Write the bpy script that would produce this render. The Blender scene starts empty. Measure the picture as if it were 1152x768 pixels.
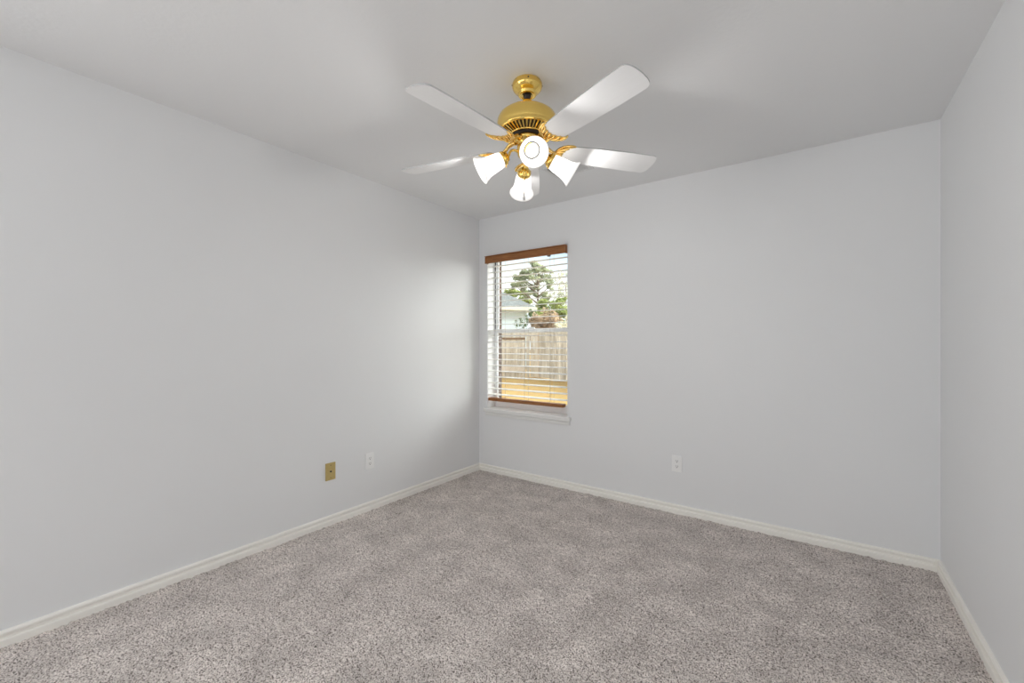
import bpy, bmesh, math, random
import numpy as np
from mathutils import Vector, Matrix
R = math.radians
random.seed(7)
SC = bpy.context.scene
COL = SC.collection

# ------------------------------------------------------------------ camera
F_PX = 482.0                      # focal length in pixels of a 1152 wide frame
YAW = R(35.6)                     # camera turned left of the room's +Y axis
CAM_Z = 1.23
VX, VY = -math.sin(YAW), math.cos(YAW)     # view axis
RX, RY = math.cos(YAW), math.sin(YAW)      # right axis
cam_d = bpy.data.cameras.new('camera')
cam_d.sensor_width = 36.0
cam_d.lens = 36.0 * F_PX / 1152.0
cam_d.shift_y = 2.0 / 1152.0
cam_d.clip_start = 0.02
cam_d.clip_end = 500
cam = bpy.data.objects.new('camera', cam_d)
cam.location = (0, 0, CAM_Z)
cam.rotation_euler = (R(90), 0, YAW)
COL.objects.link(cam)
SC.camera = cam

# ------------------------------------------------------------------ view, sky, sun
SC.view_settings.view_transform = 'Standard'
SC.view_settings.look = 'None'
SC.view_settings.gamma = 1.0
SC.view_settings.use_curve_mapping = False
SC.view_settings.exposure = -0.06

SKY_STRENGTH = 1.5
SKY_LOBE_GLOW = 19.0                  # bright sky lobe added out of view, for the left wall's glow
SUN_STRENGTH = 1.8
LAMP_WATTS = 3.7
SHADE_GLOW = 1.2
REAR_FILL_WATTS = 17.5             # fill light added in a made-up window behind the viewer
SIDE_FILL_WATTS = 36.0  # fill light added in a made-up side window
SC.cycles.diffuse_bounces = 8

world = bpy.data.worlds.new('sky')
SC.world = world
world.use_nodes = True
wt = world.node_tree
wt.nodes.clear()
def wn(t, **k):
    n = wt.nodes.new(t)
    for a, b in k.items(): setattr(n, a, b)
    return n
w_out = wn('ShaderNodeOutputWorld'); w_bg = wn('ShaderNodeBackground')
w_tc = wn('ShaderNodeTexCoord'); w_map = wn('ShaderNodeMapping'); w_no = wn('ShaderNodeTexNoise')
w_ramp = wn('ShaderNodeValToRGB'); w_mix = wn('ShaderNodeMix', data_type='RGBA')
w_sep = wn('ShaderNodeSeparateXYZ'); w_gr = wn('ShaderNodeValToRGB')
w_map.inputs['Scale'].default_value = (1.0, 1.0, 2.2)
w_no.inputs['Scale'].default_value = 3.2
w_no.inputs['Detail'].default_value = 6
w_ramp.color_ramp.elements[0].position = 0.40
w_ramp.color_ramp.elements[1].position = 0.56
w_gr.color_ramp.elements[0].color = (0.62, 0.80, 0.95, 1)
w_gr.color_ramp.elements[1].color = (0.25, 0.50, 0.85, 1)
w_gr.color_ramp.elements[1].position = 0.6
wt.links.new(w_tc.outputs['Generated'], w_map.inputs['Vector'])
wt.links.new(w_map.outputs[0], w_no.inputs['Vector'])
wt.links.new(w_no.outputs[0], w_ramp.inputs[0])
wt.links.new(w_tc.outputs['Generated'], w_sep.inputs[0])
wt.links.new(w_sep.outputs['Z'], w_gr.inputs[0])
wt.links.new(w_ramp.outputs[0], w_mix.inputs['Factor'])
wt.links.new(w_gr.outputs[0], w_mix.inputs['A'])
w_mix.inputs['B'].default_value = (1.0, 1.0, 1.0, 1)
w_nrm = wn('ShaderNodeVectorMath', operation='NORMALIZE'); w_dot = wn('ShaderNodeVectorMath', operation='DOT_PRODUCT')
w_dot.inputs[1].default_value = Vector((0.62, 0.70, 0.58)).normalized()  # direction of the added bright lobe
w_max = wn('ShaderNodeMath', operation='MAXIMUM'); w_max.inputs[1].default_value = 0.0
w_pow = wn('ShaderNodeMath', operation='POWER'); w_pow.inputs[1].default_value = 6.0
w_mul = wn('ShaderNodeMath', operation='MULTIPLY'); w_mul.inputs[1].default_value = SKY_LOBE_GLOW
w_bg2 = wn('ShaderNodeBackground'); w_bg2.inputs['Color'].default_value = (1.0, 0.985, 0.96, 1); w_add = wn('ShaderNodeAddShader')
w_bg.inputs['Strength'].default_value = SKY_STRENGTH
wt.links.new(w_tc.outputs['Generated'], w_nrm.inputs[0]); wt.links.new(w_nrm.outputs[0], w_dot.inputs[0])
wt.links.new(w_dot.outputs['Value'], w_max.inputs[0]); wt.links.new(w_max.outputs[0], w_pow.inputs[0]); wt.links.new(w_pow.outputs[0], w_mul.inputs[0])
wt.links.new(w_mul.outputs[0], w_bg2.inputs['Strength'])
wt.links.new(w_mix.outputs['Result'], w_bg.inputs['Color'])
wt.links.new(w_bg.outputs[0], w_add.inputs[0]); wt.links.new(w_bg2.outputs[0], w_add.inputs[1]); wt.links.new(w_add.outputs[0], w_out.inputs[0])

sun_d = bpy.data.lights.new('sun', 'SUN')
sun_d.energy = SUN_STRENGTH
sun_d.angle = R(1.0)
sun_d.color = (1.0, 0.97, 0.92)
sun = bpy.data.objects.new('sun', sun_d)
sun.rotation_euler = Vector((-0.35, 0.62, -0.80)).to_track_quat('-Z', 'Y').to_euler()
sun.location = (3, -6, 8)
COL.objects.link(sun)

def added_fill(w, h, watts, loc, rz):
    d = bpy.data.lights.new('added_fill', 'AREA')
    d.shape = 'RECTANGLE'; d.size = w; d.size_y = h; d.energy = watts
    o = bpy.data.objects.new('added_fill', d)
    o.location = loc; o.rotation_euler = (R(90), 0, rz); COL.objects.link(o)
added_fill(2.35, 1.35, REAR_FILL_WATTS, (-1.48, -3.06, 1.40), 0)             # added rear fill in the front wall, shines along +Y
added_fill(1.75, 1.35, SIDE_FILL_WATTS, (-2.767, -1.55, 1.40), R(-90))   # added side fill in the left wall behind the viewer, shines along +X

# ------------------------------------------------------------------ materials
def mat(name, color=(0.8, 0.8, 0.8), rough=0.6, metal=0.0, spec=0.5, emit=None, estr=0.0):
    m = bpy.data.materials.new(name)
    m.use_nodes = True
    b = m.node_tree.nodes['Principled BSDF']
    b.inputs['Base Color'].default_value = (*color, 1)
    b.inputs['Roughness'].default_value = rough
    b.inputs['Metallic'].default_value = metal
    b.inputs['Specular IOR Level'].default_value = spec
    if emit:
        b.inputs['Emission Color'].default_value = (*emit, 1)
        b.inputs['Emission Strength'].default_value = estr
    return m

def noise_mat(name, stops, scale=10.0, rough=0.8, bump=0.0, bscale=None, detail=3, dist=0.002, stretch=(1, 1, 1), spec=0.3, metal=0.0):
    """object-space noise through a colour ramp, with an optional noise bump"""
    m = mat(name, stops[0][1], rough, metal, spec)
    nt = m.node_tree; b = nt.nodes['Principled BSDF']
    tc = nt.nodes.new('ShaderNodeTexCoord'); mp = nt.nodes.new('ShaderNodeMapping')
    mp.inputs['Scale'].default_value = stretch
    nt.links.new(tc.outputs['Object'], mp.inputs['Vector'])
    no = nt.nodes.new('ShaderNodeTexNoise'); no.inputs['Scale'].default_value = scale; no.inputs['Detail'].default_value = detail
    nt.links.new(mp.outputs[0], no.inputs['Vector'])
    rp = nt.nodes.new('ShaderNodeValToRGB')
    el = rp.color_ramp.elements
    while len(el) < len(stops): el.new(0.5)
    for e, (p, c) in zip(el, stops):
        e.position = p; e.color = (*c, 1)
    nt.links.new(no.outputs[0], rp.inputs[0])
    nt.links.new(rp.outputs[0], b.inputs['Base Color'])
    if bump:
        n2 = nt.nodes.new('ShaderNodeTexNoise'); n2.inputs['Scale'].default_value = bscale or scale
        n2.inputs['Detail'].default_value = 3
        nt.links.new(mp.outputs[0], n2.inputs['Vector'])
        bp = nt.nodes.new('ShaderNodeBump'); bp.inputs['Strength'].default_value = bump; bp.inputs['Distance'].default_value = dist
        nt.links.new(n2.outputs[0], bp.inputs['Height'])
        nt.links.new(bp.outputs[0], b.inputs['Normal'])
    return m

M_WALL = noise_mat('wall_paint', [(0.3, (0.803, 0.808, 0.815)), (0.7, (0.813, 0.818, 0.825))], 1.5, 0.55, 0.12, 90, dist=0.001)
M_CEIL = noise_mat('ceiling_paint', [(0.3, (0.82, 0.824, 0.83)), (0.7, (0.83, 0.834, 0.84))], 1.5, 0.9, 0.35, 55, dist=0.002)
M_TRIM = mat('trim_paint', (0.92, 0.90, 0.85), 0.4)
M_SILL = mat('sill_paint', (0.84, 0.835, 0.82), 0.22)
M_VINYL = mat('white_vinyl', (0.80, 0.81, 0.83), 0.35)
M_SLAT = mat('white_slat', (0.83, 0.82, 0.79), 0.4)
M_CORD = mat('ladder_cord', (0.35, 0.34, 0.32), 0.9)
M_WOOD = noise_mat('stained_wood', [(0.3, (0.25, 0.095, 0.03)), (0.7, (0.38, 0.165, 0.06))], 14, 0.4, stretch=(1, 12, 12))
M_BRASS = mat('polished_brass', (0.95, 0.67, 0.19), 0.13, 1.0)
M_BRASS2 = noise_mat('cast_brass', [(0.35, (0.80, 0.52, 0.15)), (0.65, (0.92, 0.68, 0.27))], 70, 0.22, 0.6, 60, dist=0.004, metal=1.0)
M_PLATE = noise_mat('brass_plate', [(0.3, (0.55, 0.42, 0.17)), (0.7, (0.60, 0.47, 0.20))], 60, 0.45, metal=0.35)
M_DARK = mat('dark_recess', (0.02, 0.012, 0.008), 0.5)
M_BLADE = noise_mat('white_blade', [(0.3, (0.87, 0.87, 0.87)), (0.7, (0.89, 0.89, 0.89))], 8, 0.5, stretch=(1, 10, 1), spec=0.25)
M_EDGE = mat('blade_edge', (0.50, 0.50, 0.50), 0.6)
M_BULB = mat('lit_bulb', (1, 1, 1), 0.5, emit=(1.0, 0.96, 0.90), estr=3.0)
M_RING = mat('neck_shadow_grey', (0.12, 0.12, 0.12), 0.9, spec=0.1)  # grey stands in for the neck shadow inside the lamps
M_OUT = mat('white_plastic', (0.88, 0.88, 0.875), 0.35)
M_SLOT = mat('slot_black', (0.02, 0.02, 0.02), 0.6)
M_STEEL = mat('steel', (0.6, 0.6, 0.6), 0.35, 1.0)
M_VENT = mat('vent_enamel', (0.74, 0.74, 0.74), 0.4)
M_DUCT = mat('duct_dark', (0.30, 0.30, 0.30), 0.8)

SHADE_ORG, SHADE_AXIS = (0.114, 0.0, -0.3595), (0.866, 0.0, -0.5)
def shade_material():
    m = mat('frosted_glass_shade', (0.55, 0.545, 0.54), 0.3)
    b = m.node_tree.nodes['Principled BSDF']
    b.inputs['Emission Color'].default_value = (1.0, 0.965, 0.92, 1)
    # the glass glows most round the bulb, less towards neck and rim
    nt = m.node_tree
    tc = nt.nodes.new('ShaderNodeTexCoord'); sb = nt.nodes.new('ShaderNodeVectorMath'); sb.operation = 'SUBTRACT'
    dt = nt.nodes.new('ShaderNodeVectorMath'); dt.operation = 'DOT_PRODUCT'
    sb.inputs[1].default_value = SHADE_ORG; dt.inputs[1].default_value = SHADE_AXIS
    mr = nt.nodes.new('ShaderNodeMapRange'); mr.inputs['From Max'].default_value = 0.12
    rp = nt.nodes.new('ShaderNodeValToRGB'); el = rp.color_ramp.elements
    while len(el) < 5: el.new(0.5)
    for e, (p, c) in zip(el, ((0.0, 0.50), (0.22, 0.85), (0.50, 1.0), (0.78, 0.62), (1.0, 0.36))):
        e.position = p; e.color = (c, c, c, 1)
    ml = nt.nodes.new('ShaderNodeMath'); ml.operation = 'MULTIPLY'; ml.inputs[1].default_value = SHADE_GLOW*1.7
    for a, c in ((tc.outputs['Object'], sb.inputs[0]), (sb.outputs[0], dt.inputs[0]), (dt.outputs['Value'], mr.inputs['Value']),
                 (mr.outputs[0], rp.inputs[0]), (rp.outputs[0], ml.inputs[0]), (ml.outputs[0], b.inputs['Emission Strength'])):
        nt.links.new(a, c)
    return m
M_SHADE = shade_material()

def glass_material():
    m = bpy.data.materials.new('window_glass'); m.use_nodes = True
    nt = m.node_tree; nt.nodes.clear()
    o = nt.nodes.new('ShaderNodeOutputMaterial'); mx = nt.nodes.new('ShaderNodeMixShader')
    t = nt.nodes.new('ShaderNodeBsdfTransparent'); g = nt.nodes.new('ShaderNodeBsdfGlossy'); fr = nt.nodes.new('ShaderNodeFresnel')
    t.inputs[0].default_value = (0.95, 0.97, 0.96, 1)
    g.inputs['Roughness'].default_value = 0.0
    fr.inputs['IOR'].default_value = 1.25
    nt.links.new(fr.outputs[0], mx.inputs[0]); nt.links.new(t.outputs[0], mx.inputs[1]); nt.links.new(g.outputs[0], mx.inputs[2])
    nt.links.new(mx.outputs[0], o.inputs[0])
    return m
M_GLASS = glass_material()

def brick_material():
    m = mat('brick', (0.2, 0.12, 0.09), 0.9)
    nt = m.node_tree; b = nt.nodes['Principled BSDF']
    tc = nt.nodes.new('ShaderNodeTexCoord'); sp = nt.nodes.new('ShaderNodeSeparateXYZ'); ad = nt.nodes.new('ShaderNodeMath')
    cb = nt.nodes.new('ShaderNodeCombineXYZ'); br = nt.nodes.new('ShaderNodeTexBrick')
    nt.links.new(tc.outputs['Object'], sp.inputs[0])
    nt.links.new(sp.outputs['X'], ad.inputs[0]); nt.links.new(sp.outputs['Y'], ad.inputs[1])
    nt.links.new(ad.outputs[0], cb.inputs['X']); nt.links.new(sp.outputs['Z'], cb.inputs['Y'])
    br.inputs['Scale'].default_value = 1.0
    br.inputs['Brick Width'].default_value = 0.2; br.inputs['Row Height'].default_value = 0.075
    br.inputs['Mortar Size'].default_value = 0.006
    br.inputs['Color1'].default_value = (0.085, 0.05, 0.036, 1); br.inputs['Color2'].default_value = (0.05, 0.033, 0.026, 1)
    br.inputs['Mortar'].default_value = (0.13, 0.11, 0.10, 1)
    nt.links.new(cb.outputs[0], br.inputs['Vector']); nt.links.new(br.outputs[0], b.inputs['Base Color'])
    return m
M_BRICK = brick_material()

def carpet_material():
    m = mat('carpet', (0.3, 0.28, 0.27), 1.0, spec=0.05)
    nt = m.node_tree; b = nt.nodes['Principled BSDF']
    tc = nt.nodes.new('ShaderNodeTexCoord')
    def noise(scale, det, rough=0.5):
        n = nt.nodes.new('ShaderNodeTexNoise'); n.inputs['Scale'].default_value = scale
        n.inputs['Detail'].default_value = det; n.inputs['Roughness'].default_value = rough
        nt.links.new(tc.outputs['Object'], n.inputs['Vector']); return n
    fine = noise(180, 2.0, 0.55); mid = noise(5.5, 3)
    rp = nt.nodes.new('ShaderNodeValToRGB'); el = rp.color_ramp.elements
    el.new(0.5); el.new(0.5)
    for e, (p, c) in zip(el, [(0.34, (0.085, 0.07, 0.062)), (0.425, (0.42, 0.375, 0.35)), (0.52, (0.66, 0.60, 0.565)), (0.66, (0.84, 0.78, 0.74))]):
        e.position = p; e.color = (*c, 1)
    nt.links.new(fine.outputs[0], rp.inputs[0])
    mr = nt.nodes.new('ShaderNodeMapRange')
    mr.inputs['From Min'].default_value = 0.3; mr.inputs['From Max'].default_value = 0.7
    mr.inputs['To Min'].default_value = 0.84; mr.inputs['To Max'].default_value = 1.14
    nt.links.new(mid.outputs[0], mr.inputs[0])
    mx = nt.nodes.new('ShaderNodeVectorMath'); mx.operation = 'SCALE'
    nt.links.new(rp.outputs[0], mx.inputs[0]); nt.links.new(mr.outputs[0], mx.inputs['Scale'])
    nt.links.new(mx.outputs[0], b.inputs['Base Color'])
    return m
M_CARPET = carpet_material()

M_LAWN = noise_mat('dry_lawn', [(0.3, (0.25, 0.150, 0.052)), (0.5, (0.34, 0.215, 0.075)), (0.75, (0.31, 0.225, 0.07))], 3.0, 1.0, detail=6)
M_PICKET = noise_mat('weathered_picket', [(0.3, (0.44, 0.37, 0.28)), (0.7, (0.76, 0.68, 0.57))], 6.0, 0.9, stretch=(1, 1, 0.2))
M_RAILW = noise_mat('dark_rail', [(0.3, (0.16, 0.10, 0.06)), (0.7, (0.26, 0.17, 0.10))], 6.0, 0.9)  # dark brown takes in the shadow on the gate's top rail
M_PALEW = noise_mat('pale_rail', [(0.3, (0.55, 0.46, 0.36)), (0.7, (0.66, 0.56, 0.46))], 6.0, 0.9)
M_SIDING = mat('pale_siding', (0.58, 0.68, 0.72), 0.8)
M_FASCIA = mat('cream_fascia', (0.62, 0.60, 0.50), 0.7)
M_SHINGLE = noise_mat('grey_shingle', [(0.3, (0.12, 0.13, 0.122)), (0.7, (0.19, 0.20, 0.19))], 8.0, 0.9)
M_BARK = noise_mat('bark', [(0.3, (0.16, 0.12, 0.09)), (0.7, (0.27, 0.22, 0.17))], 6.0, 0.95)
def leaf_mat(name, c1, c2): return noise_mat(name, [(0.3, c1), (0.7, c2)], 1.3, 0.8, detail=5)
M_PINE = leaf_mat('pine_needles', (0.22, 0.25, 0.13), (0.42, 0.44, 0.28))
M_GREEN = leaf_mat('green_leaves', (0.15, 0.20, 0.05), (0.38, 0.42, 0.14))
M_DKGREEN = leaf_mat('dark_leaves', (0.05, 0.08, 0.03), (0.14, 0.18, 0.07))
M_BROWN = leaf_mat('russet_leaves', (0.24, 0.16, 0.10), (0.48, 0.36, 0.23))
M_PALE = leaf_mat('pale_leaves', (0.45, 0.42, 0.30), (0.68, 0.64, 0.48))
M_TWIG = leaf_mat('twig_buds', (0.38, 0.38, 0.28), (0.58, 0.60, 0.46))

# ------------------------------------------------------------------ mesh helpers
def bx(bm, x0, x1, y0, y1, z0, z1, bevel=0.0, mi=0):
    b = bmesh.new()
    vs = [b.verts.new(p) for p in ((x0,y0,z0),(x1,y0,z0),(x1,y1,z0),(x0,y1,z0),(x0,y0,z1),(x1,y0,z1),(x1,y1,z1),(x0,y1,z1))]
    for f in ((3,2,1,0),(4,5,6,7),(0,1,5,4),(1,2,6,5),(2,3,7,6),(3,0,4,7)): b.faces.new([vs[i] for i in f])
    if bevel: bmesh.ops.bevel(b, geom=b.edges[:], offset=bevel, segments=2, affect='EDGES', profile=0.5)
    for f in b.faces: f.material_index = mi
    merge(bm, b)

def merge(bm, b, M=None):
    me = bpy.data.meshes.new('tmp'); b.to_mesh(me); b.free()
    if M is not None: me.transform(M)
    bm.from_mesh(me); bpy.data.meshes.remove(me)

def lathe(bm, prof, M=None, seg=40, closed=False, mi=0):
    """revolve (r, z) points about local z"""
    b = bmesh.new(); rings = []
    for r, z in prof:
        if r < 1e-6: rings.append([b.verts.new((0, 0, z))])
        else: rings.append([b.verts.new((r*math.cos(2*math.pi*k/seg), r*math.sin(2*math.pi*k/seg), z)) for k in range(seg)])
    pairs = list(zip(rings[:-1], rings[1:]))
    if closed: pairs.append((rings[-1], rings[0]))
    for a, c in pairs:
        for k in range(seg):
            k2 = (k+1) % seg
            if len(a) == 1 and len(c) == 1: continue
            if len(a) == 1: f = b.faces.new((a[0], c[k], c[k2]))
            elif len(c) == 1: f = b.faces.new((a[k2], a[k], c[0]))
            else: f = b.faces.new((a[k2], a[k], c[k], c[k2]))
            f.smooth = True; f.material_index = mi
    bmesh.ops.recalc_face_normals(b, faces=b.faces[:])
    merge(bm, b, M)

def tube(bm, pts, rad, seg=10, mi=0):
    """round bar along points; rad a number or a list"""
    pts = [Vector(p) for p in pts]; n = len(pts)
    rr = rad if isinstance(rad, (list, tuple)) else [rad]*n
    b = bmesh.new(); rings = []; up = None
    for i, p in enumerate(pts):
        d = (pts[min(i+1, n-1)] - pts[max(i-1, 0)]).normalized()
        if up is None:
            up = d.orthogonal().normalized()
        else:
            up = (up - d*up.dot(d)).normalized()
        s = d.cross(up)
        rings.append([b.verts.new(p + rr[i]*(up*math.cos(2*math.pi*k/seg) + s*math.sin(2*math.pi*k/seg))) for k in range(seg)])
    for a, c in zip(rings[:-1], rings[1:]):
        for k in range(seg):
            f = b.faces.new((a[k], a[(k+1)%seg], c[(k+1)%seg], c[k])); f.smooth = True; f.material_index = mi
    b.faces.new(rings[0][::-1]).material_index = mi; b.faces.new(rings[-1]).material_index = mi
    bmesh.ops.recalc_face_normals(b, faces=b.faces[:])
    merge(bm, b)

def smooth_path(pts, n=6):
    """Catmull-Rom through points"""
    P = [Vector(p) for p in pts]; P = [P[0]*2-P[1]] + P + [P[-1]*2-P[-2]]
    out = []
    for i in range(1, len(P)-2):
        for k in range(n):
            t = k/n; a, b_, c, d = P[i-1], P[i], P[i+1], P[i+2]
            out.append(0.5*((2*b_) + (c-a)*t + (2*a-5*b_+4*c-d)*t*t + (3*b_-a-3*c+d)*t**3))
    out.append(P[-2]); return out

def prism(bm, outline, z0, z1, M=None, mi=0, mi_side=None, bevel=0.0):
    """extrude a 2D outline (x, y) between z0 and z1"""
    b = bmesh.new()
    lo = [b.verts.new((x, y, z0)) for x, y in outline]; hi = [b.verts.new((x, y, z1)) for x, y in outline]
    n = len(outline)
    f1 = b.faces.new(lo[::-1]); f2 = b.faces.new(hi); f1.material_index = f2.material_index = mi
    for i in range(n):
        f = b.faces.new((lo[i], lo[(i+1)%n], hi[(i+1)%n], hi[i])); f.material_index = mi if mi_side is None else mi_side
    bmesh.ops.triangulate(b, faces=[f1, f2])
    bmesh.ops.recalc_face_normals(b, faces=b.faces[:])
    merge(bm, b, M)

def sweep(bm, prof, a, b_, inward, mi=0):
    """extrude a (depth, height) profile along the floor line a->b_, depth along 'inward'"""
    b = bmesh.new(); iv = Vector((*inward, 0))
    A = [b.verts.new(Vector((*a, 0)) + iv*d + Vector((0, 0, h))) for d, h in prof]
    B = [b.verts.new(Vector((*b_, 0)) + iv*d + Vector((0, 0, h))) for d, h in prof]
    n = len(prof)
    for i in range(n): b.faces.new((A[i], A[(i+1)%n], B[(i+1)%n], B[i])).material_index = mi
    b.faces.new(A[::-1]); b.faces.new(B)
    bmesh.ops.recalc_face_normals(b, faces=b.faces[:])
    merge(bm, b)

def obj(name, bm, mats, parent=None, **props):
    me = bpy.data.meshes.new(name); bm.to_mesh(me); bm.free()
    for m in (mats if isinstance(mats, (list, tuple)) else [mats]): me.materials.append(m)
    o = bpy.data.objects.new(name, me); COL.objects.link(o)
    if parent: o.parent = parent
    for k, v in props.items(): o[k] = v
    return o

def thing(name, label, cat, loc=(0, 0, 0), rotz=0.0, group=None):
    o = bpy.data.objects.new(name, None); o.empty_display_size = 0.05
    COL.objects.link(o); o.location = loc; o.rotation_euler = (0, 0, rotz)
    o['label'] = label; o['category'] = cat
    if group: o['group'] = group
    return o

def BM(): return bmesh.new()

def cam_pt(r, v, z): return Vector((r*RX + v*VX, r*RY + v*VY, z))        # right / forward / height -> world
def at(px, v, z): return cam_pt((px-576)/F_PX*v, v, z)                    # the point seen in column px at depth v

# ------------------------------------------------------------------ room shell
XL, XR, YB, YF, H = -2.707, 0.535, 3.23, -3.0, 2.44
WX0, WX1, WZ0, WZ1 = -2.604, -1.734, 0.572, 2.075         # window opening
T = 0.12

# carpet: a fine grid with random tuft heights
def carpet():
    x0, x1, y0, y1 = XL-0.02, XR+0.02, YF-0.02, YB+0.02
    s = 0.0065
    nx, ny = int((x1-x0)/s)+1, int((y1-y0)/s)+1
    rng = np.random.default_rng(3)
    xs, ys = np.meshgrid(np.linspace(x0, x1, nx), np.linspace(y0, y1, ny))
    h = rng.normal(0, 1, (ny, nx))
    h = (h + np.roll(h, 1, 0) + np.roll(h, 1, 1) + np.roll(np.roll(h, 1, 0), 1, 1))/2.0
    big = rng.normal(0, 1, (ny//12+2, nx//12+2))
    gy = np.linspace(0, big.shape[0]-1.001, ny); gx = np.linspace(0, big.shape[1]-1.001, nx)
    iy, ix = gy.astype(int), gx.astype(int); fy, fx = (gy-iy)[:, None], (gx-ix)[None, :]
    bg = (big[np.ix_(iy, ix)]*(1-fy)*(1-fx) + big[np.ix_(iy+1, ix)]*fy*(1-fx) + big[np.ix_(iy, ix+1)]*(1-fy)*fx + big[np.ix_(iy+1, ix+1)]*fy*fx)
    z = np.clip(h*0.0022 + bg*0.0012, -0.007, 0.005) - 0.004
    co = np.stack([xs + rng.normal(0, 0.001, xs.shape), ys + rng.normal(0, 0.001, ys.shape), z], -1).reshape(-1, 3).astype(np.float32)
    idx = np.arange(nx*ny).reshape(ny, nx)
    q = np.stack([idx[:-1, :-1], idx[:-1, 1:], idx[1:, 1:], idx[1:, :-1]], -1).reshape(-1, 4)
    me = bpy.data.meshes.new('floor')
    me.vertices.add(len(co)); me.vertices.foreach_set('co', co.ravel())
    me.loops.add(q.size); me.loops.foreach_set('vertex_index', q.ravel().astype(np.int32))
    me.polygons.add(len(q)); me.polygons.foreach_set('loop_start', np.arange(0, q.size, 4, dtype=np.int32))
    me.polygons.foreach_set('use_smooth', np.ones(len(q), dtype=bool))
    me.update(); me.validate()
    me.materials.append(M_CARPET)
    o = bpy.data.objects.new('floor', me); COL.objects.link(o)
    o['kind'] = 'structure'; o['label'] = 'speckled grey taupe cut pile carpet'
carpet()

b = BM(); bx(b, XL-T, XR+T, YF-T, YB+T, H, H+0.1); obj('ceiling', b, M_CEIL, kind='structure', label='white painted ceiling')
b = BM()
S0, S1 = -2.43, -0.67                                       # side window added for fill light, unseen behind the viewer
bx(b, XL-T, XL, YF-T, S0, -0.1, H); bx(b, XL-T, XL, S1, YB+T, -0.1, H)
bx(b, XL-T, XL, S0, S1, -0.1, 0.72); bx(b, XL-T, XL, S0, S1, 2.08, H)
bmesh.ops.remove_doubles(b, verts=b.verts[:], dist=1e-5)
obj('wall_left', b, M_WALL, kind='structure', label='white wall on the left')
b = BM(); bx(b, XR, XR+T, YF-T, YB+T, -0.1, H); obj('wall_right', b, M_WALL, kind='structure', label='white wall on the right')
b = BM()
U0, U1, V0, V1 = -2.66, -0.30, 0.72, 2.08  # opening added for the rear fill light
bx(b, XL, U0, YF-T, YF, -0.1, H); bx(b, U1, XR, YF-T, YF, -0.1, H)
bx(b, U0, U1, YF-T, YF, -0.1, V0); bx(b, U0, U1, YF-T, YF, V1, H)
obj('wall_front', b, M_WALL, kind='structure', label='white wall behind the viewer')
b = BM(); bx(b, XL-2.5, XR+2.5, YF-1.7, YF-T, 2.36, 2.44); obj('added_sun_block', b, M_CEIL, kind='structure', label='added unseen overhang keeping the sun out of the window behind the viewer')  # overhang added to keep the sun out of the rear opening
w2 = bpy.data.objects.new('added_window_rear', None); COL.objects.link(w2); w2['kind'] = 'structure'; w2['label'] = 'added unseen white window behind the viewer'  # rear window added to carry the fill light
b = BM()
for x0, x1, z0, z1 in ((U0, U0+0.05, V0, V1), (U1-0.05, U1, V0, V1), (U0, U1, V0, V0+0.05), (U0, U1, V1-0.05, V1), ((U0+U1)/2-0.02, (U0+U1)/2+0.02, V0, V1)):
    bx(b, x0, x1, YF-0.11, YF-0.07, z0, z1)
obj('window_frame', b, M_VINYL, w2)
b = BM(); bx(b, U0, U1, YF-0.095, YF-0.09, V0, V1); obj('glass_pane', b, M_GLASS, w2)
b = BM()
bx(b, XL, WX0, YB, YB+T, -0.1, H); bx(b, WX1, XR, YB, YB+T, -0.1, H)
bx(b, WX0, WX1, YB, YB+T, -0.1, WZ0); bx(b, WX0, WX1, YB, YB+T, WZ1, H)
bmesh.ops.remove_doubles(b, verts=b.verts[:], dist=1e-5)
obj('wall_back', b, M_WALL, kind='structure', label='white wall with the window')
w3 = bpy.data.objects.new('added_window_side', None); COL.objects.link(w3); w3['kind'] = 'structure'; w3['label'] = 'added unseen white window in the left wall behind the viewer'  # side window added to carry more fill light
b = BM()
for y0, y1, z0, z1 in ((S0, S0+0.05, 0.72, 2.08), (S1-0.05, S1, 0.72, 2.08), (S0, S1, 0.72, 0.77), (S0, S1, 2.03, 2.08), (S0, S1, 1.38, 1.42)):
    bx(b, XL-0.11, XL-0.07, y0, y1, z0, z1)
obj('window_frame', b, M_VINYL, w3)
b = BM(); bx(b, XL-0.095, XL-0.09, S0, S1, 0.72, 2.08); obj('glass_pane', b, M_GLASS, w3)
# brick veneer outside, its opening a little tighter than the room's
b = BM()
BX0, BX1, BZ0, BZ1 = -2.582, -1.75, 0.60, 2.05
Y0, Y1 = 3.381, 3.43
bx(b, XL-T, BX0, Y0, Y1, -0.1, H+0.1); bx(b, BX1, XR+T, Y0, Y1, -0.1, H+0.1)
bx(b, BX0, BX1, Y0, Y1, -0.1, BZ0); bx(b, BX0, BX1, Y0, Y1, BZ1, H+0.1)
obj('wall_exterior', b, M_BRICK, kind='structure', label='brown brick outside the window')

BASE = [(0, -0.01), (0.018, -0.01), (0.018, 0.023), (0.016, 0.0275), (0.005, 0.0285), (0.0035, 0.034), (0.005, 0.040), (0.009, 0.044), (0.0135, 0.046), (0.0135, 0.053), (0.010, 0.059), (0, 0.060)]
for nm, a, c, inn in (('left', (XL, YF), (XL, YB), (1, 0)), ('back', (XL, YB), (XR, YB), (0, -1)), ('right', (XR, YF), (XR, YB), (-1, 0)), ('front', (XL, YF), (XR, YF), (0, 1))):
    b = BM(); sweep(b, BASE, a, c, inn)
    obj('baseboard_'+nm, b, M_TRIM, kind='structure', label='cream grooved baseboard')

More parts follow.
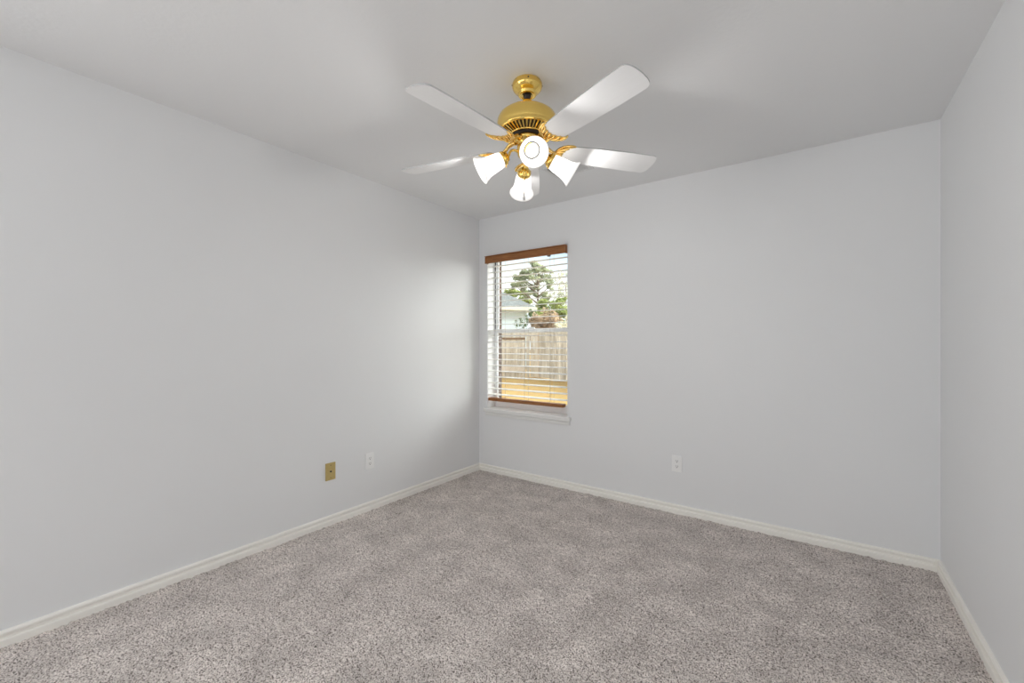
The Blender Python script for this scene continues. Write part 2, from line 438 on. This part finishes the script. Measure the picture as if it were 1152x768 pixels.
# ------------------------------------------------------------------ window
win = bpy.data.objects.new('window_1', None); COL.objects.link(win)
win.location = (0, 0, 0); win['kind'] = 'structure'; win['label'] = 'white single-hung window'
FY0, FY1 = 3.345, 3.378                         # frame depth
SZ = 0.607                                      # top of the stool
b = BM()
fw = 0.020
bx(b, WX0, WX0+fw, FY0, FY1, SZ, WZ1, 0.003); bx(b, WX1-fw, WX1, FY0, FY1, SZ, WZ1, 0.003)
bx(b, WX0+fw, WX1-fw, FY0, FY1, WZ1-fw, WZ1, 0.003); bx(b, WX0+fw, WX1-fw, FY0, FY1, SZ, SZ+0.035, 0.003)
obj('window_frame', b, M_VINYL, win)
SX0, SX1 = WX0+0.016, WX1-0.016
MZ0, MZ1 = 1.330, 1.368
def sash(name, y0, y1, z0, z1, st, bot, top):
    b = BM()
    bx(b, SX0, SX0+st, y0, y1, z0, z1, 0.003); bx(b, SX1-st, SX1, y0, y1, z0, z1, 0.003)
    bx(b, SX0+st, SX1-st, y0, y1, z0, z0+bot, 0.003); bx(b, SX0+st, SX1-st, y0, y1, z1-top, z1, 0.003)
    s = obj(name, b, M_VINYL, win)
    g = BM(); ym = (y0+y1)/2
    bx(g, SX0+st, SX1-st, ym-0.002, ym+0.002, z0+bot, z1-top)
    obj('glass_pane', g, M_GLASS, s)
    return s
sash('upper_sash', 3.3625, 3.3765, MZ0, WZ1-fw+0.005, 0.016, 0.030, 0.025)
sash('lower_sash', 3.3465, 3.3615, SZ+0.033, MZ1, 0.016, 0.045, 0.036)
b = BM(); bx(b, -2.20, -2.14, 3.340, 3.356, MZ1-0.006, MZ1+0.012, 0.004); obj('sash_lock', b, M_VINYL, win)
b = BM(); bx(b, WX0+0.0095, WX0+0.0125, 3.339, 3.3455, MZ1, WZ1-0.01); obj('sash_track', b, M_SLOT, win)
b = BM()
bx(b, WX0, WX1, YB-0.002, FY1, 0.572, SZ)
bx(b, -2.632, -1.697, 3.196, YB-0.002, 0.572, SZ, 0.005)
obj('window_sill', b, M_SILL, win)
b = BM()
sweep(b, [(0, 0.534), (0.012, 0.536), (0.014, 0.544), (0.014, 0.560), (0.010, 0.566), (0.018, 0.5715), (0, 0.5715)], (-2.622, YB), (-1.708, YB), (0, -1))
obj('apron', b, M_SILL, win)

# ------------------------------------------------------------------ blind
bl = thing('window_blind', 'white slatted horizontal blind with brown wooden valance and bottom rail in the window', 'blind', (WX0, YB, 0.67))
L0 = Vector((WX0, YB, 0.67))
def blp(bm_): bmesh.ops.translate(bm_, verts=bm_.verts[:], vec=-L0); return bm_
b = BM()
prof = [(0.040, 1.993), (0.040, 2.048), (0.036, 2.053), (0.044, 2.056), (0.044, 2.062), (0.026, 2.062), (0.026, 1.993)]
sweep(b, prof, (WX0, YB), (WX1, YB), (0, -1))
bx(b, WX0, WX0+0.012, YB-0.026, YB, 1.993, 2.062); bx(b, WX1-0.012, WX1, YB-0.026, YB, 1.993, 2.062)
obj('valance', blp(b), M_WOOD, bl)
b = BM(); bx(b, WX0+0.006, WX1-0.006, 3.236, 3.294, 2.012, 2.066, 0.003); obj('headrail', blp(b), M_SLAT, bl)
BLX0, BLX1 = WX0+0.004, -1.748
SLY, SLW = 3.265, 0.062
b = BM()
pitch = 0.0559
zs = [1.974 - k*pitch for k in range(23)]
nseg = 4
for z in zs:
    v = []
    for k in range(nseg+1):
        t = k/nseg - 0.5
        v.append((SLY + t*SLW, z - 0.0035*(t*2)**2 + t*0.004))
    ring = v + [(y, zz-0.0028) for y, zz in v[::-1]]
    q = bmesh.new()
    A = [q.verts.new((BLX0, y, zz)) for y, zz in ring]; B = [q.verts.new((BLX1, y, zz)) for y, zz in ring]
    n = len(ring)
    for i in range(n): q.faces.new((A[i], A[(i+1)%n], B[(i+1)%n], B[i]))
    q.faces.new(A[::-1]); q.faces.new(B)
    bmesh.ops.recalc_face_normals(q, faces=q.faces[:])
    merge(b, q)
obj('slats', blp(b), M_SLAT, bl)
b = BM(); bx(b, BLX0, -1.782, 3.234, 3.292, 0.677, 0.706, 0.004); obj('bottom_rail', blp(b), M_WOOD, bl)
for lx in (-2.44, -2.175, -1.905):
    b = BM()
    for y in (3.2325, 3.2975):
        tube(b, [(lx, y, 2.015), (lx, y, 0.70)], 0.0011, 6)
    obj('ladder_cord', blp(b), M_CORD, bl)
b = BM(); bx(b, -1.945, -1.915, 3.245, 3.262, 1.992, 2.013, 0.003); obj('cord_lock', blp(b), M_CORD, bl)

# ------------------------------------------------------------------ ceiling fan
FX, FY = 1.99*VX + 0.0704*RX, 1.99*VY + 0.0704*RY
DZ = 0.0175                                   # the motor and all below hang this much higher on a short rod
MT = Matrix.Translation((0, 0, DZ))
fan = thing('ceiling_fan', 'polished brass ceiling fan with five white blades and four lit tulip lamps', 'ceiling fan', (FX, FY, H))
def fdir(a):                                  # a: degrees clockwise from the view axis
    a = R(a); return Vector((VX*math.cos(a) + RX*math.sin(a), VY*math.cos(a) + RY*math.sin(a), 0))
b = BM()
lathe(b, [(0, 0), (0.064, 0), (0.066, -0.002), (0.0665, -0.007), (0.0695, -0.010), (0.070, -0.021), (0.067, -0.031), (0.057, -0.042), (0.046, -0.049), (0.042, -0.053), (0.043, -0.058), (0.038, -0.063), (0.024, -0.062), (0.022, -0.056), (0, -0.056)])
can = obj('canopy', b, M_BRASS, fan)
for a in (178, 268, 358, 88):
    b = BM(); d = fdir(a); tube(b, [d*0.069+Vector((0, 0, -0.015)), d*0.0715+Vector((0, 0, -0.015))], 0.0035, 10)
    obj('screw', b, M_DARK, can)
b = BM(); lathe(b, [(0, -0.055), (0.017, -0.056), (0.0185, -0.063), (0.016, -0.070), (0.0135, -0.074), (0.0135, -0.125), (0, -0.125)]); obj('downrod', b, M_DARK, fan)
b = BM(); lathe(b, [(0.0138, -0.082), (0.020, -0.083), (0.022, -0.088), (0.030, -0.110), (0.030, -0.120), (0.0138, -0.120)], closed=True); obj('coupling_cover', b, M_BRASS, fan)
b = BM()
lathe(b, [(0, -0.130), (0.040, -0.132), (0.092, -0.152), (0.116, -0.166), (0.130, -0.178), (0.138, -0.195), (0.140, -0.215), (0.138, -0.233), (0.136, -0.239), (0.139, -0.244), (0.138, -0.250), (0.132, -0.254), (0.124, -0.252), (0.121, -0.247), (0.09, -0.236), (0, -0.236)], MT, seg=56)
mh = obj('motor_housing', b, M_BRASS, fan)
b = BM(); lathe(b, [(0.1215, -0.247), (0.084, -0.262), (0.06, -0.256), (0.0, -0.256)], MT, seg=48); obj('vent_recess', b, M_DARK, mh)
b = BM()
for k in range(44):
    a = 2*math.pi*k/44
    q = bmesh.new()
    c0, s0 = math.cos(a), math.sin(a)
    def P(r, t, z): return (r*c0 - t*s0, r*s0 + t*c0, z + DZ)
    w0, w1 = 0.0042, 0.0028
    vs = [q.verts.new(P(*p)) for p in ((0.123, -w0, -0.2465), (0.123, w0, -0.2465), (0.084, w1, -0.2615), (0.084, -w1, -0.2615), (0.123, -w0, -0.2525), (0.123, w0, -0.2525), (0.084, w1, -0.2675), (0.084, -w1, -0.2675))]
    for f in ((0,1,2,3),(7,6,5,4),(0,4,5,1),(1,5,6,2),(2,6,7,3),(3,7,4,0)): q.faces.new([vs[i] for i in f])
    bmesh.ops.recalc_face_normals(q, faces=q.faces[:])
    merge(b, q)
lathe(b, [(0.086, -0.262), (0.086, -0.270), (0.079, -0.271), (0.079, -0.262)], MT, closed=True)
obj('vent_fins', b, M_BRASS, mh)
b = BM(); lathe(b, [(0, -0.255), (0.070, -0.255), (0.072, -0.262), (0.066, -0.276), (0, -0.276)], MT); obj('flywheel', b, M_DARK, fan)
b = BM(); lathe(b, [(0, -0.274), (0.060, -0.274), (0.063, -0.279), (0.063, -0.290), (0.058, -0.296), (0.046, -0.300), (0.044, -0.312), (0.047, -0.318), (0.048, -0.340), (0.043, -0.358), (0.030, -0.370), (0.014, -0.376), (0.010, -0.384), (0.013, -0.392), (0.009, -0.400), (0.0055, -0.404), (0.0055, -0.418), (0, -0.420)], MT)
hub = obj('switch_housing', b, M_BRASS, fan)

BLZ = -0.305
def blade_matrix(a, droop):
    u = fdir(a); s = Vector((u.y, -u.x, 0))      # s: right-hand side looking outward
    u = (u*math.cos(R(droop)) - Vector((0, 0, math.sin(R(droop))))).normalized()
    p = R(12.0)
    s2 = s*math.cos(p) + s.cross(u)*math.sin(p)
    n = u.cross(s2) * -1
    M = Matrix((( u.x, s2.x, n.x, 0), (u.y, s2.y, n.y, 0), (u.z, s2.z, n.z, BLZ), (0, 0, 0, 1)))
    return M
def rounded(poly, rads, n=6):
    out = []; m = len(poly)
    for i in range(m):
        p, a, c = Vector(poly[i]), Vector(poly[i-1]), Vector(poly[(i+1) % m]); r = rads[i]
        if r == 0: out.append(tuple(p)); continue
        d1 = (a-p).normalized(); d2 = (c-p).normalized()
        for k in range(n+1):
            t = k/n; out.append(tuple(p + d1*r*(1-t)**2 + d2*r*t**2))
    return out
def blade_mesh():
    top = [(0.661 - 0.012*(y/0.067)**2, y) for y in np.linspace(-0.040, 0.040, 7)]
    poly = [(0.163, 0.050), (0.163, -0.050), (0.32, -0.062), (0.50, -0.068), (0.647, -0.068)] + top + [(0.647, 0.068), (0.50, 0.068), (0.32, 0.062)]
    rad = [0.02, 0.02, 0, 0, 0.022] + [0]*7 + [0.022, 0, 0]
    b = BM(); prism(b, rounded(poly, rad), -0.003, 0.003, mi=0, mi_side=1)
    return b
def iron_mesh():
    """scalloped crescent bracket under the blade root with an arm back to the hub"""
    half = [(0.136, 0.0135), (0.139, 0.026), (0.146, 0.041), (0.160, 0.055), (0.178, 0.0635), (0.196, 0.0675), (0.210, 0.0665), (0.221, 0.062),
            (0.219, 0.057), (0.209, 0.057), (0.201, 0.053), (0.194, 0.0465), (0.194, 0.040), (0.186, 0.035), (0.181, 0.027), (0.183, 0.0205), (0.177, 0.015), (0.174, 0.007), (0.178, 0.002)]
    poly = [(x, -y) for x, y in half][::-1] + half
    b = BM(); prism(b, [(x, y) for x, y in poly], -0.0085, -0.0032)
    # raised ribs that fan out over the crescent
    for y0, x1, y1 in ((0.0, 0.176, 0.0), (0.005, 0.181, 0.021), (0.008, 0.193, 0.042), (0.010, 0.214, 0.062)):
        for s in ((1,) if y0 == 0 else (1, -1)):
            tube(b, smooth_path([(0.137, s*y0, -0.0085), ((0.140+x1)/2-0.008, s*(y0+(y1-y0)*0.68), -0.0115), (x1, s*y1, -0.0085)], 4), [0.003]*4+[0.0036]*4+[0.0018], 8)
    tube(b, smooth_path([(0.143, 0.0, -0.008), (0.130, 0.0, -0.007), (0.110, 0.0, 0.006), (0.085, 0.0, 0.026), (0.055, 0.0, 0.034)], 4), [0.0105]*4+[0.008]*4+[0.0085]*4+[0.010]*4+[0.011], 10)
    for x, y in ((0.176, 0.040), (0.176, -0.040), (0.162, 0.0)):
        tube(b, [(x, y, -0.008), (x, y, -0.012)], 0.005, 10)
    return b
bmesh_blade = None
for a, droop in ((2.5, 0.0), (74.5, 0.3), (146.5, -0.5), (218.5, 1.6), (290.5, 1.6)):     # the left blades sag a little
    M = blade_matrix(a, droop)
    if bmesh_blade is None:
        o = obj('blade', blade_mesh(), [M_BLADE, M_EDGE], fan); p = obj('blade_iron', iron_mesh(), M_BRASS2, fan)
        bmesh_blade, bmesh_iron = o, p
    else:
        o = bmesh_blade.copy(); COL.objects.link(o); o.parent = fan
        p = bmesh_iron.copy(); COL.objects.link(p); p.parent = fan
    o.matrix_local = M; p.matrix_local = M

# lamps of the light kit: local x = outward, z = up, origin on the fan's axis
SHO, SHI = [(0.0285, 0.0), (0.0335, 0.006), (0.037, 0.022), (0.0395, 0.045), (0.0415, 0.068), (0.0455, 0.088), (0.0525, 0.106), (0.0615, 0.120)], 0.003
def lamp_parts(rot):
    ax = Vector((0.866, 0, -0.5)); org = Vector(SHADE_ORG)
    M = Matrix.Translation(org) @ ax.to_track_quat('Z', 'Y').to_matrix().to_4x4()
    b = BM()
    back = org - ax*0.028
    tube(b, smooth_path([(0.040, 0, -0.342+DZ), (0.060, 0, -0.334+DZ), (0.078, 0, -0.340+DZ), tuple(back - ax*0.004), tuple(back + ax*0.004)], 5), 0.0058, 10)
    arm = obj('lamp_arm', b, M_BRASS, fan)
    b = BM(); lathe(b, [(0, -0.030), (0.010, -0.030), (0.020, -0.026), (0.026, -0.016), (0.031, -0.012), (0.0335, -0.006), (0.0335, 0.008), (0.031, 0.009), (0.031, -0.004), (0, -0.006)], M, 32)
    for k in range(3):
        t = 2*math.pi*k/3 + 0.5; d = Vector((math.cos(t), math.sin(t), 0))
        tube(b, [M @ (d*0.032 + Vector((0, 0, 0.003))), M @ (d*0.041 + Vector((0, 0, 0.003)))], [0.002, 0.0032], 8)
    cup = obj('shade_holder', b, M_BRASS, arm)
    b = BM(); prof = SHO + [(r-SHI, z) for r, z in SHO[::-1]]
    lathe(b, prof, M, 40, closed=True)
    shade = obj('lamp_shade', b, M_SHADE, arm)
    b = BM(); lathe(b, [(0.0300, 0.040), (0.0362, 0.040), (0.0364, 0.046), (0.0300, 0.046)], M, 32, closed=True)
    obj('neck_shadow_ring', b, M_RING, arm)  # added ring, draws the neck shadow round the bulb
    b = BM(); lathe(b, [(0, 0.004), (0.012, 0.006), (0.014, 0.020), (0.022, 0.036), (0.0245, 0.048), (0.022, 0.060), (0.013, 0.070), (0, 0.073)], M, 28)
    obj('bulb', b, M_BULB, arm)
    ld = bpy.data.lights.new('lamp_light', 'SPOT'); ld.spot_size = R(172); ld.spot_blend = 0.35; ld.energy = LAMP_WATTS; ld.shadow_soft_size = 0.02; ld.color = (1.0, 0.985, 0.965)
    lo = bpy.data.objects.new('lamp_light', ld); COL.objects.link(lo); lo.parent = arm
    lo.location = org + ax*0.108; lo.rotation_euler = ax.to_track_quat('-Z', 'Y').to_euler()
    arm.rotation_euler = (0, 0, rot)
    return arm
first = None
for a in (174.5, 264.5, 354.5, 84.5):
    d = fdir(a); rot = math.atan2(d.y, d.x)
    if first is None:
        first = lamp_parts(rot); continue
    c = first.copy(); COL.objects.link(c); c.parent = fan; c.rotation_euler = (0, 0, rot)
    if a == 354.5: c.location = (0, 0, -0.017)
    for ch in list(first.children):
        k = ch.copy(); COL.objects.link(k); k.parent = c
pc = fdir(270)*0.0145 + Vector((0, 0, DZ*0.7))
b = BM(); tube(b, [pc+Vector((0, 0, -0.366)), pc+Vector((0, 0, -0.530))], 0.0011, 6)
ch = obj('pull_chain', b, M_BRASS, fan)
b = BM(); lathe(b, [(0, -0.524), (0.002, -0.525), (0.0035, -0.534), (0.006, -0.547), (0.0065, -0.553), (0.005, -0.558), (0, -0.560)], Matrix.Translation(pc), 16)
obj('pull_fob', b, M_STEEL, ch)

# ------------------------------------------------------------------ ceiling vent
vx, vy, vw, vd = -1.41, 2.635, 0.298, 0.200
vt = thing('ceiling_vent', 'white louvred air register in the ceiling behind the fan', 'air vent', (vx, vy, H))
b = BM()
hx, hy, fr = vw/2, vd/2, 0.022
for x0, x1, y0, y1 in ((-hx, hx, -hy, -hy+fr), (-hx, hx, hy-fr, hy), (-hx, -hx+fr, -hy+fr, hy-fr), (hx-fr, hx, -hy+fr, hy-fr)):
    bx(b, x0, x1, y0, y1, -0.007, 0.0, 0.0015)
obj('vent_frame', b, M_VENT, vt)
b = BM(); bx(b, -hx+fr, hx-fr, -hy+fr, hy-fr, -0.0012, -0.0002); obj('duct_opening', b, M_DUCT, vt)
b = BM(); n = 11
for k in range(n):
    x = -hx+fr+(k+0.5)*(vw-2*fr)/n; s = -1 if k >= n/2 else 1
    q = bmesh.new()
    vs = [q.verts.new(p) for p in ((x-0.006*s, -hy+fr, -0.002), (x+0.006*s, -hy+fr, -0.011), (x+0.0075*s, -hy+fr, -0.0105), (x-0.0045*s, -hy+fr, -0.0015),
                                   (x-0.006*s, hy-fr, -0.002), (x+0.006*s, hy-fr, -0.011), (x+0.0075*s, hy-fr, -0.0105), (x-0.0045*s, hy-fr, -0.0015))]
    for f in ((0,1,2,3),(7,6,5,4),(0,4,5,1),(1,5,6,2),(2,6,7,3),(3,7,4,0)): q.faces.new([vs[i] for i in f])
    bmesh.ops.recalc_face_normals(q, faces=q.faces[:])
    merge(b, q)
obj('louvres', b, M_VENT, vt)

# ------------------------------------------------------------------ wall plates (local: x across, y out of the wall, z up)
def plate_bm(w=0.072, h=0.117, t=0.0065):
    b = BM(); bx(b, -w/2, w/2, 0, t, -h/2, h/2, 0.0015); return b
def outlet(label, loc, rz):
    t = thing('wall_outlet', label, 'outlet', loc, rz, 'white duplex outlets')
    obj('cover_plate', plate_bm(), M_OUT, t)
    for z in (0.0195, -0.0195):
        b = BM()
        out = [(0.0165*math.copysign(min(abs(math.cos(a))*1.15, 1), math.cos(a)), 0.0140*math.sin(a)) for a in [2*math.pi*k/28 for k in range(28)]]
        prism(b, out, 0.0055, 0.0085, Matrix(((1, 0, 0, 0), (0, 0, 1, 0), (0, 1, 0, z), (0, 0, 0, 1))))
        r = obj('receptacle', b, M_OUT, t)
        b = BM()
        bx(b, -0.0075, -0.0050, 0.008, 0.0088, z-0.001, z+0.008); bx(b, 0.0050, 0.0075, 0.008, 0.0088, z, z+0.007)
        tube(b, [(0, 0.008, z-0.007), (0, 0.0088, z-0.007)], 0.003, 10)
        obj('slots', b, M_SLOT, r)
    b = BM(); tube(b, [(0, 0.0055, 0), (0, 0.0072, 0)], 0.0032, 12); obj('screw', b, M_OUT, t)
    return t
outlet('white duplex outlet on the left wall, right of the brass plate', (XL, 1.966, 0.36), R(-90))
outlet('white duplex outlet low on the wall right of the window', (-0.837, YB, 0.356), R(180))
cp = thing('coaxial_wall_plate', 'brass coloured cable plate on the left wall above the baseboard', 'wall plate', (XL, 1.653, 0.358), R(-90))
obj('cover_plate', plate_bm(), M_PLATE, cp)
b = BM(); tube(b, [(0, 0.0055, 0), (0, 0.012, 0)], 0.0048, 12); tube(b, [(0, 0.0055, 0), (0, 0.0075, 0)], 0.0065, 6); obj('cable_jack', b, M_SLOT, cp)
for z in (0.042, -0.042):
    b = BM(); tube(b, [(0, 0.0055, z), (0, 0.0072, z)], 0.0032, 12); obj('screw', b, M_RAILW, cp)

# ------------------------------------------------------------------ outside
GZ = -0.05
b = BM()
c4 = [Vector((-45, 3.5, GZ)), Vector((30, 3.5, GZ)), Vector((30, 70, GZ)), Vector((-45, 70, GZ))]
vs = [b.verts.new(p) for p in c4] + [b.verts.new(p - Vector((0, 0, 0.2))) for p in c4]
for f in ((0,1,2,3),(7,6,5,4),(0,4,5,1),(1,5,6,2),(2,6,7,3),(3,7,4,0)): b.faces.new([vs[i] for i in f])
lawn = obj('lawn', b, M_LAWN, label='dry golden lawn beyond the window', category='lawn', kind='stuff')

def fence(name, label, A, B, h, dark):
    d = (B-A); L = d.length; d.normalize()
    f = thing(name, label, 'fence', A, math.atan2(d.y, d.x))
    b = BM(); x = 0.0
    rnd = random.Random(int(L*100))
    while x < L-0.05:
        w = 0.135 + rnd.uniform(-0.008, 0.008); hh = h + rnd.uniform(-0.02, 0.02)
        y = rnd.uniform(-0.004, 0.004)
        prism(b, [(x, 0.0), (x+w, 0.0), (x+w, hh-0.03), (x+w-0.03, hh), (x+0.03, hh), (x, hh-0.03)], 0.0, 0.018, Matrix(((1, 0, 0, 0), (0, 0, 1, y), (0, 1, 0, 0.02), (0, 0, 0, 1))))
        x += w + rnd.choice((0.006, 0.010, 0.022))
    obj('pickets', b, M_PICKET, f)
    for z in (0.30, 0.95, 1.55):
        b = BM(); bx(b, 0, L, 0.025, 0.065, z, z+0.09); obj('rail', b, M_PALEW, f)
    n = max(2, int(L/2.4)+1)
    for k in range(n):
        b = BM(); xx = k*(L-0.09)/(n-1); bx(b, xx, xx+0.09, 0.066, 0.156, 0, h-0.05); obj('post', b, M_PALEW, f)
    return f
C0, C1, C2 = at(440, 16.8, GZ), at(606, 16.0, GZ), at(668, 13.0, GZ)
C2 = C1 + (C2-C1)*3.2
fence('wooden_fence', 'weathered picket fence along the back of the lawn, behind the gate', C0, C1, 1.80, False)
fence('wooden_fence', 'paler picket fence run at the right, in front of the brown shrub', C1, C2, 1.80, False)
# the low picket gate panel with a dark top rail in front of the fence
G0, G1 = at(548, 15.9, GZ), at(590, 15.7, GZ)
d = G1-G0; L = d.length
g = thing('garden_gate', 'picket gate with a dark top rail and pale bottom rail before the fence', 'gate', G0, math.atan2(d.y, d.x))
b = BM(); x = 0.0
while x < L:
    bx(b, x, x+0.085, 0.0, 0.018, 0.03, 1.42); x += 0.118
obj('pickets', b, M_PICKET, g)
b = BM(); bx(b, -0.02, L+0.02, -0.03, 0.05, 1.42, 1.49, 0.005); obj('top_rail', b, M_RAILW, g)
b = BM(); bx(b, -0.02, L+0.02, -0.05, 0.0, 0.26, 0.42, 0.005); obj('bottom_rail', b, M_PALEW, g)

# neighbour's house
def house():
    Rc = at(599, 23.4, 0); e = (cam_pt(-0.97, -0.24, 0)).normalized()      # along the front, to the left
    hd = thing('neighbor_house', 'pale house with grey hipped roof beyond the fence', 'house', Rc + Vector((0, 0, GZ)), math.atan2(-e.y, -e.x))
    # local x = to the right, so the house runs to -x; local y = away
    Lh, D, ez, ov = 12.0, 8.0, 3.10, 0.42
    b = BM(); bx(b, -Lh, -0.32, 0, D, 0, ez)
    obj('wall', b, M_SIDING, hd)
    x0, x1, y0, y1 = -Lh-ov, -0.32+ov, -ov, D+ov
    hw = (y1-y0)/2; rise = hw*0.62
    b = BM(); zt = ez+0.12
    V = [b.verts.new(p) for p in ((x0, y0, zt), (x1, y0, zt), (x1, y1, zt), (x0, y1, zt), (x0+hw, y0+hw, zt+rise), (x1-hw, y0+hw, zt+rise))]
    for f in ((0, 1, 5, 4), (1, 2, 5), (2, 3, 4, 5), (3, 0, 4), (3, 2, 1, 0)): b.faces.new([V[i] for i in f])
    obj('roof', b, M_SHINGLE, hd)
    b = BM(); bx(b, x0-0.03, x1+0.03, y0-0.03, y1+0.03, ez-0.06, zt-0.002); obj('fascia', b, M_FASCIA, hd)
house()

def leaves(bm_, centers, n, size, rnd, flat=1.0):
    """n small leaf blades scattered in ellipsoids (centre, (rx, ry, rz))"""
    for i in range(n):
        c, rad = centers[rnd.randrange(len(centers))]
        while True:
            p = Vector((rnd.uniform(-1, 1), rnd.uniform(-1, 1), rnd.uniform(-1, 1)))
            if p.length < 1: break
        p = p.normalized() * p.length**0.6
        pos = Vector(c) + Vector((p.x*rad[0], p.y*rad[1], p.z*rad[2]))
        u = Vector((rnd.gauss(0, 1), rnd.gauss(0, 1), rnd.gauss(0, flat))).normalized(); w = u.orthogonal().normalized()
        s = size*rnd.uniform(0.6, 1.4)
        vs = [bm_.verts.new(pos + q) for q in (-u*s, w*s*0.35, u*s, -w*s*0.35)]
        bm_.faces.new(vs)

def tree(name, label, cat, base, trunk_h, trunk_r, clumps, n, size, lm, branch=True, seed=1, group=None):
    rnd = random.Random(seed)
    t = thing(name, label, cat, base, YAW, group)
    b = BM()
    if trunk_h:
        tube(b, smooth_path([(0, 0, 0.0), (0.1*trunk_r, 0, trunk_h*0.5), (0, 0.1, trunk_h)], 4), [trunk_r*(1-0.085*k) for k in range(9)], 8)
    if branch:
        for c, rad in clumps[::7]:
            z0 = min(max(c[2]-abs(c[0])*0.6-0.3, trunk_h*0.3), trunk_h*0.95) if trunk_h else 0.0
            r0 = max(trunk_r*0.35, 0.012)
            tube(b, smooth_path([(0, 0, z0), (c[0]*0.5, c[1]*0.5, z0+(c[2]-z0)*0.45), (c[0], c[1], c[2])], 3), [r0*(1-0.12*k) for k in range(7)], 6)
    if len(b.verts): obj('trunk' if trunk_h else 'stems', b, M_BARK, t)
    b = BM(); leaves(b, clumps, n, size, rnd); obj('foliage', b, lm, t)
    return t
# tall loblolly-like pine: clumps in (right, away, up) metres at depth 34
def px_clumps(px0, v, lst, wob=0.6, fill=(0.34, 0.56)):
    s = v/F_PX; out = []
    for k, (px, py, rx, rz) in enumerate(lst):
        c = Vector(((px-px0)*s, math.sin(k*2.3)*wob, CAM_Z + (386-py)*s - GZ))
        rnd = random.Random(k*17+int(px0))
        for j in range(7):                    # each bough is a handful of small tufts with gaps between
            d = Vector((rnd.gauss(0, 0.5)*rx, rnd.gauss(0, 0.5)*rx, rnd.gauss(0, 0.5)*rz))*s
            f = rnd.uniform(*fill)
            out.append((tuple(c+d), (rx*s*f, rx*s*f, rz*s*f*0.8)))
    return out
tree('pine_tree', 'tall airy tree with a broad olive crown above the house roof', 'tree', at(605, 34, GZ), 6.2, 0.16,
     px_clumps(605, 34, [(600, 299, 8, 6), (590, 306, 9, 6), (606, 303, 8, 6), (614, 304, 6, 6), (583, 312, 7, 5), (597, 313, 9, 6), (612, 313, 8, 6), (618, 322, 5, 6), (588, 321, 8, 5), (602, 322, 8, 5), (579, 322, 5, 4), (596, 330, 7, 4), (611, 331, 6, 5), (607, 341, 5, 4), (616, 337, 4, 4)]),
     6500, 0.11, M_PINE, seed=2)
tree('leafy_tree', 'lower dark green tree peeking over the house roof ridge', 'tree', at(584, 42, GZ), 4.2, 0.12,
     px_clumps(584, 42, [(571, 330, 6, 4), (579, 327, 7, 5), (587, 330, 7, 6), (585, 337, 8, 5), (575, 334, 8, 4), (592, 338, 6, 5)]), 2300, 0.13, M_GREEN, seed=3)
for px, v, seed, lab in ((629, 30, 4, 'bare pale tree at the right window edge, leaning nearest the sky'), (637, 28, 5, 'bare pale sapling at the far right of the window view')):
    tree('bare_tree', lab, 'tree', at(px, v, GZ), 5.2, 0.06,
         px_clumps(px, v, [(px-6, 312, 4, 5), (px+3, 306, 4, 6), (px-3, 322, 6, 6), (px+5, 320, 5, 6), (px, 332, 6, 6), (px-7, 330, 4, 5)]), 420, 0.09, M_TWIG, seed=seed, group='bare trees beyond the fence')
tree('green_shrub', 'bushy green shrub between the house and the bare trees', 'shrub', at(616, 24, GZ), 2.6, 0.06,
     px_clumps(616, 24, [(606, 350, 7, 5), (615, 346, 7, 6), (624, 345, 7, 6), (633, 347, 7, 6), (612, 341, 5, 4), (628, 340, 5, 4), (620, 352, 8, 5), (634, 354, 6, 4), (606, 357, 6, 5), (628, 353, 7, 5)], fill=(0.5, 0.8)), 4200, 0.085, M_GREEN, seed=6)
tree('dark_shrub', 'small dark evergreen at the corner of the house', 'shrub', at(599, 22.3, GZ), 2.2, 0.05,
     px_clumps(599, 22.3, [(599, 350, 4, 4), (602, 354, 4, 4), (597, 356, 3, 4)]), 500, 0.07, M_DKGREEN, seed=7)
tree('brown_shrub', 'russet brown shrub rising behind the fence', 'shrub', at(613, 19.5, GZ), 1.6, 0.05,
     px_clumps(613, 19.5, [(600, 360, 4, 7), (606, 359, 6, 6), (613, 357, 6, 7), (620, 358, 6, 6), (627, 358, 5, 6), (602, 369, 6, 7), (612, 370, 8, 7), (622, 368, 7, 6), (617, 364, 7, 6), (599, 375, 5, 6), (607, 377, 6, 6), (628, 375, 5, 6), (618, 377, 6, 6)], fill=(0.5, 0.8)), 6500, 0.065, M_BROWN, seed=8)
tree('pale_shrub', 'pale dry shrub rising at the right behind the fence', 'shrub', at(634, 17.5, GZ), 1.5, 0.04,
     px_clumps(634, 17.5, [(628, 367, 5, 4), (634, 363, 5, 5), (640, 360, 5, 5), (636, 368, 8, 4)], fill=(0.5, 0.8)), 900, 0.06, M_PALE, seed=9)
tree('twiggy_shrub', 'sparse twiggy shrub in front of the pale house wall', 'shrub', at(588, 20, GZ), 1.5, 0.03,
     px_clumps(588, 20, [(581, 366, 3, 4), (586, 360, 4, 4), (592, 357, 4, 4), (590, 365, 5, 4), (595, 362, 3, 5)]), 260, 0.06, M_DKGREEN, seed=10)
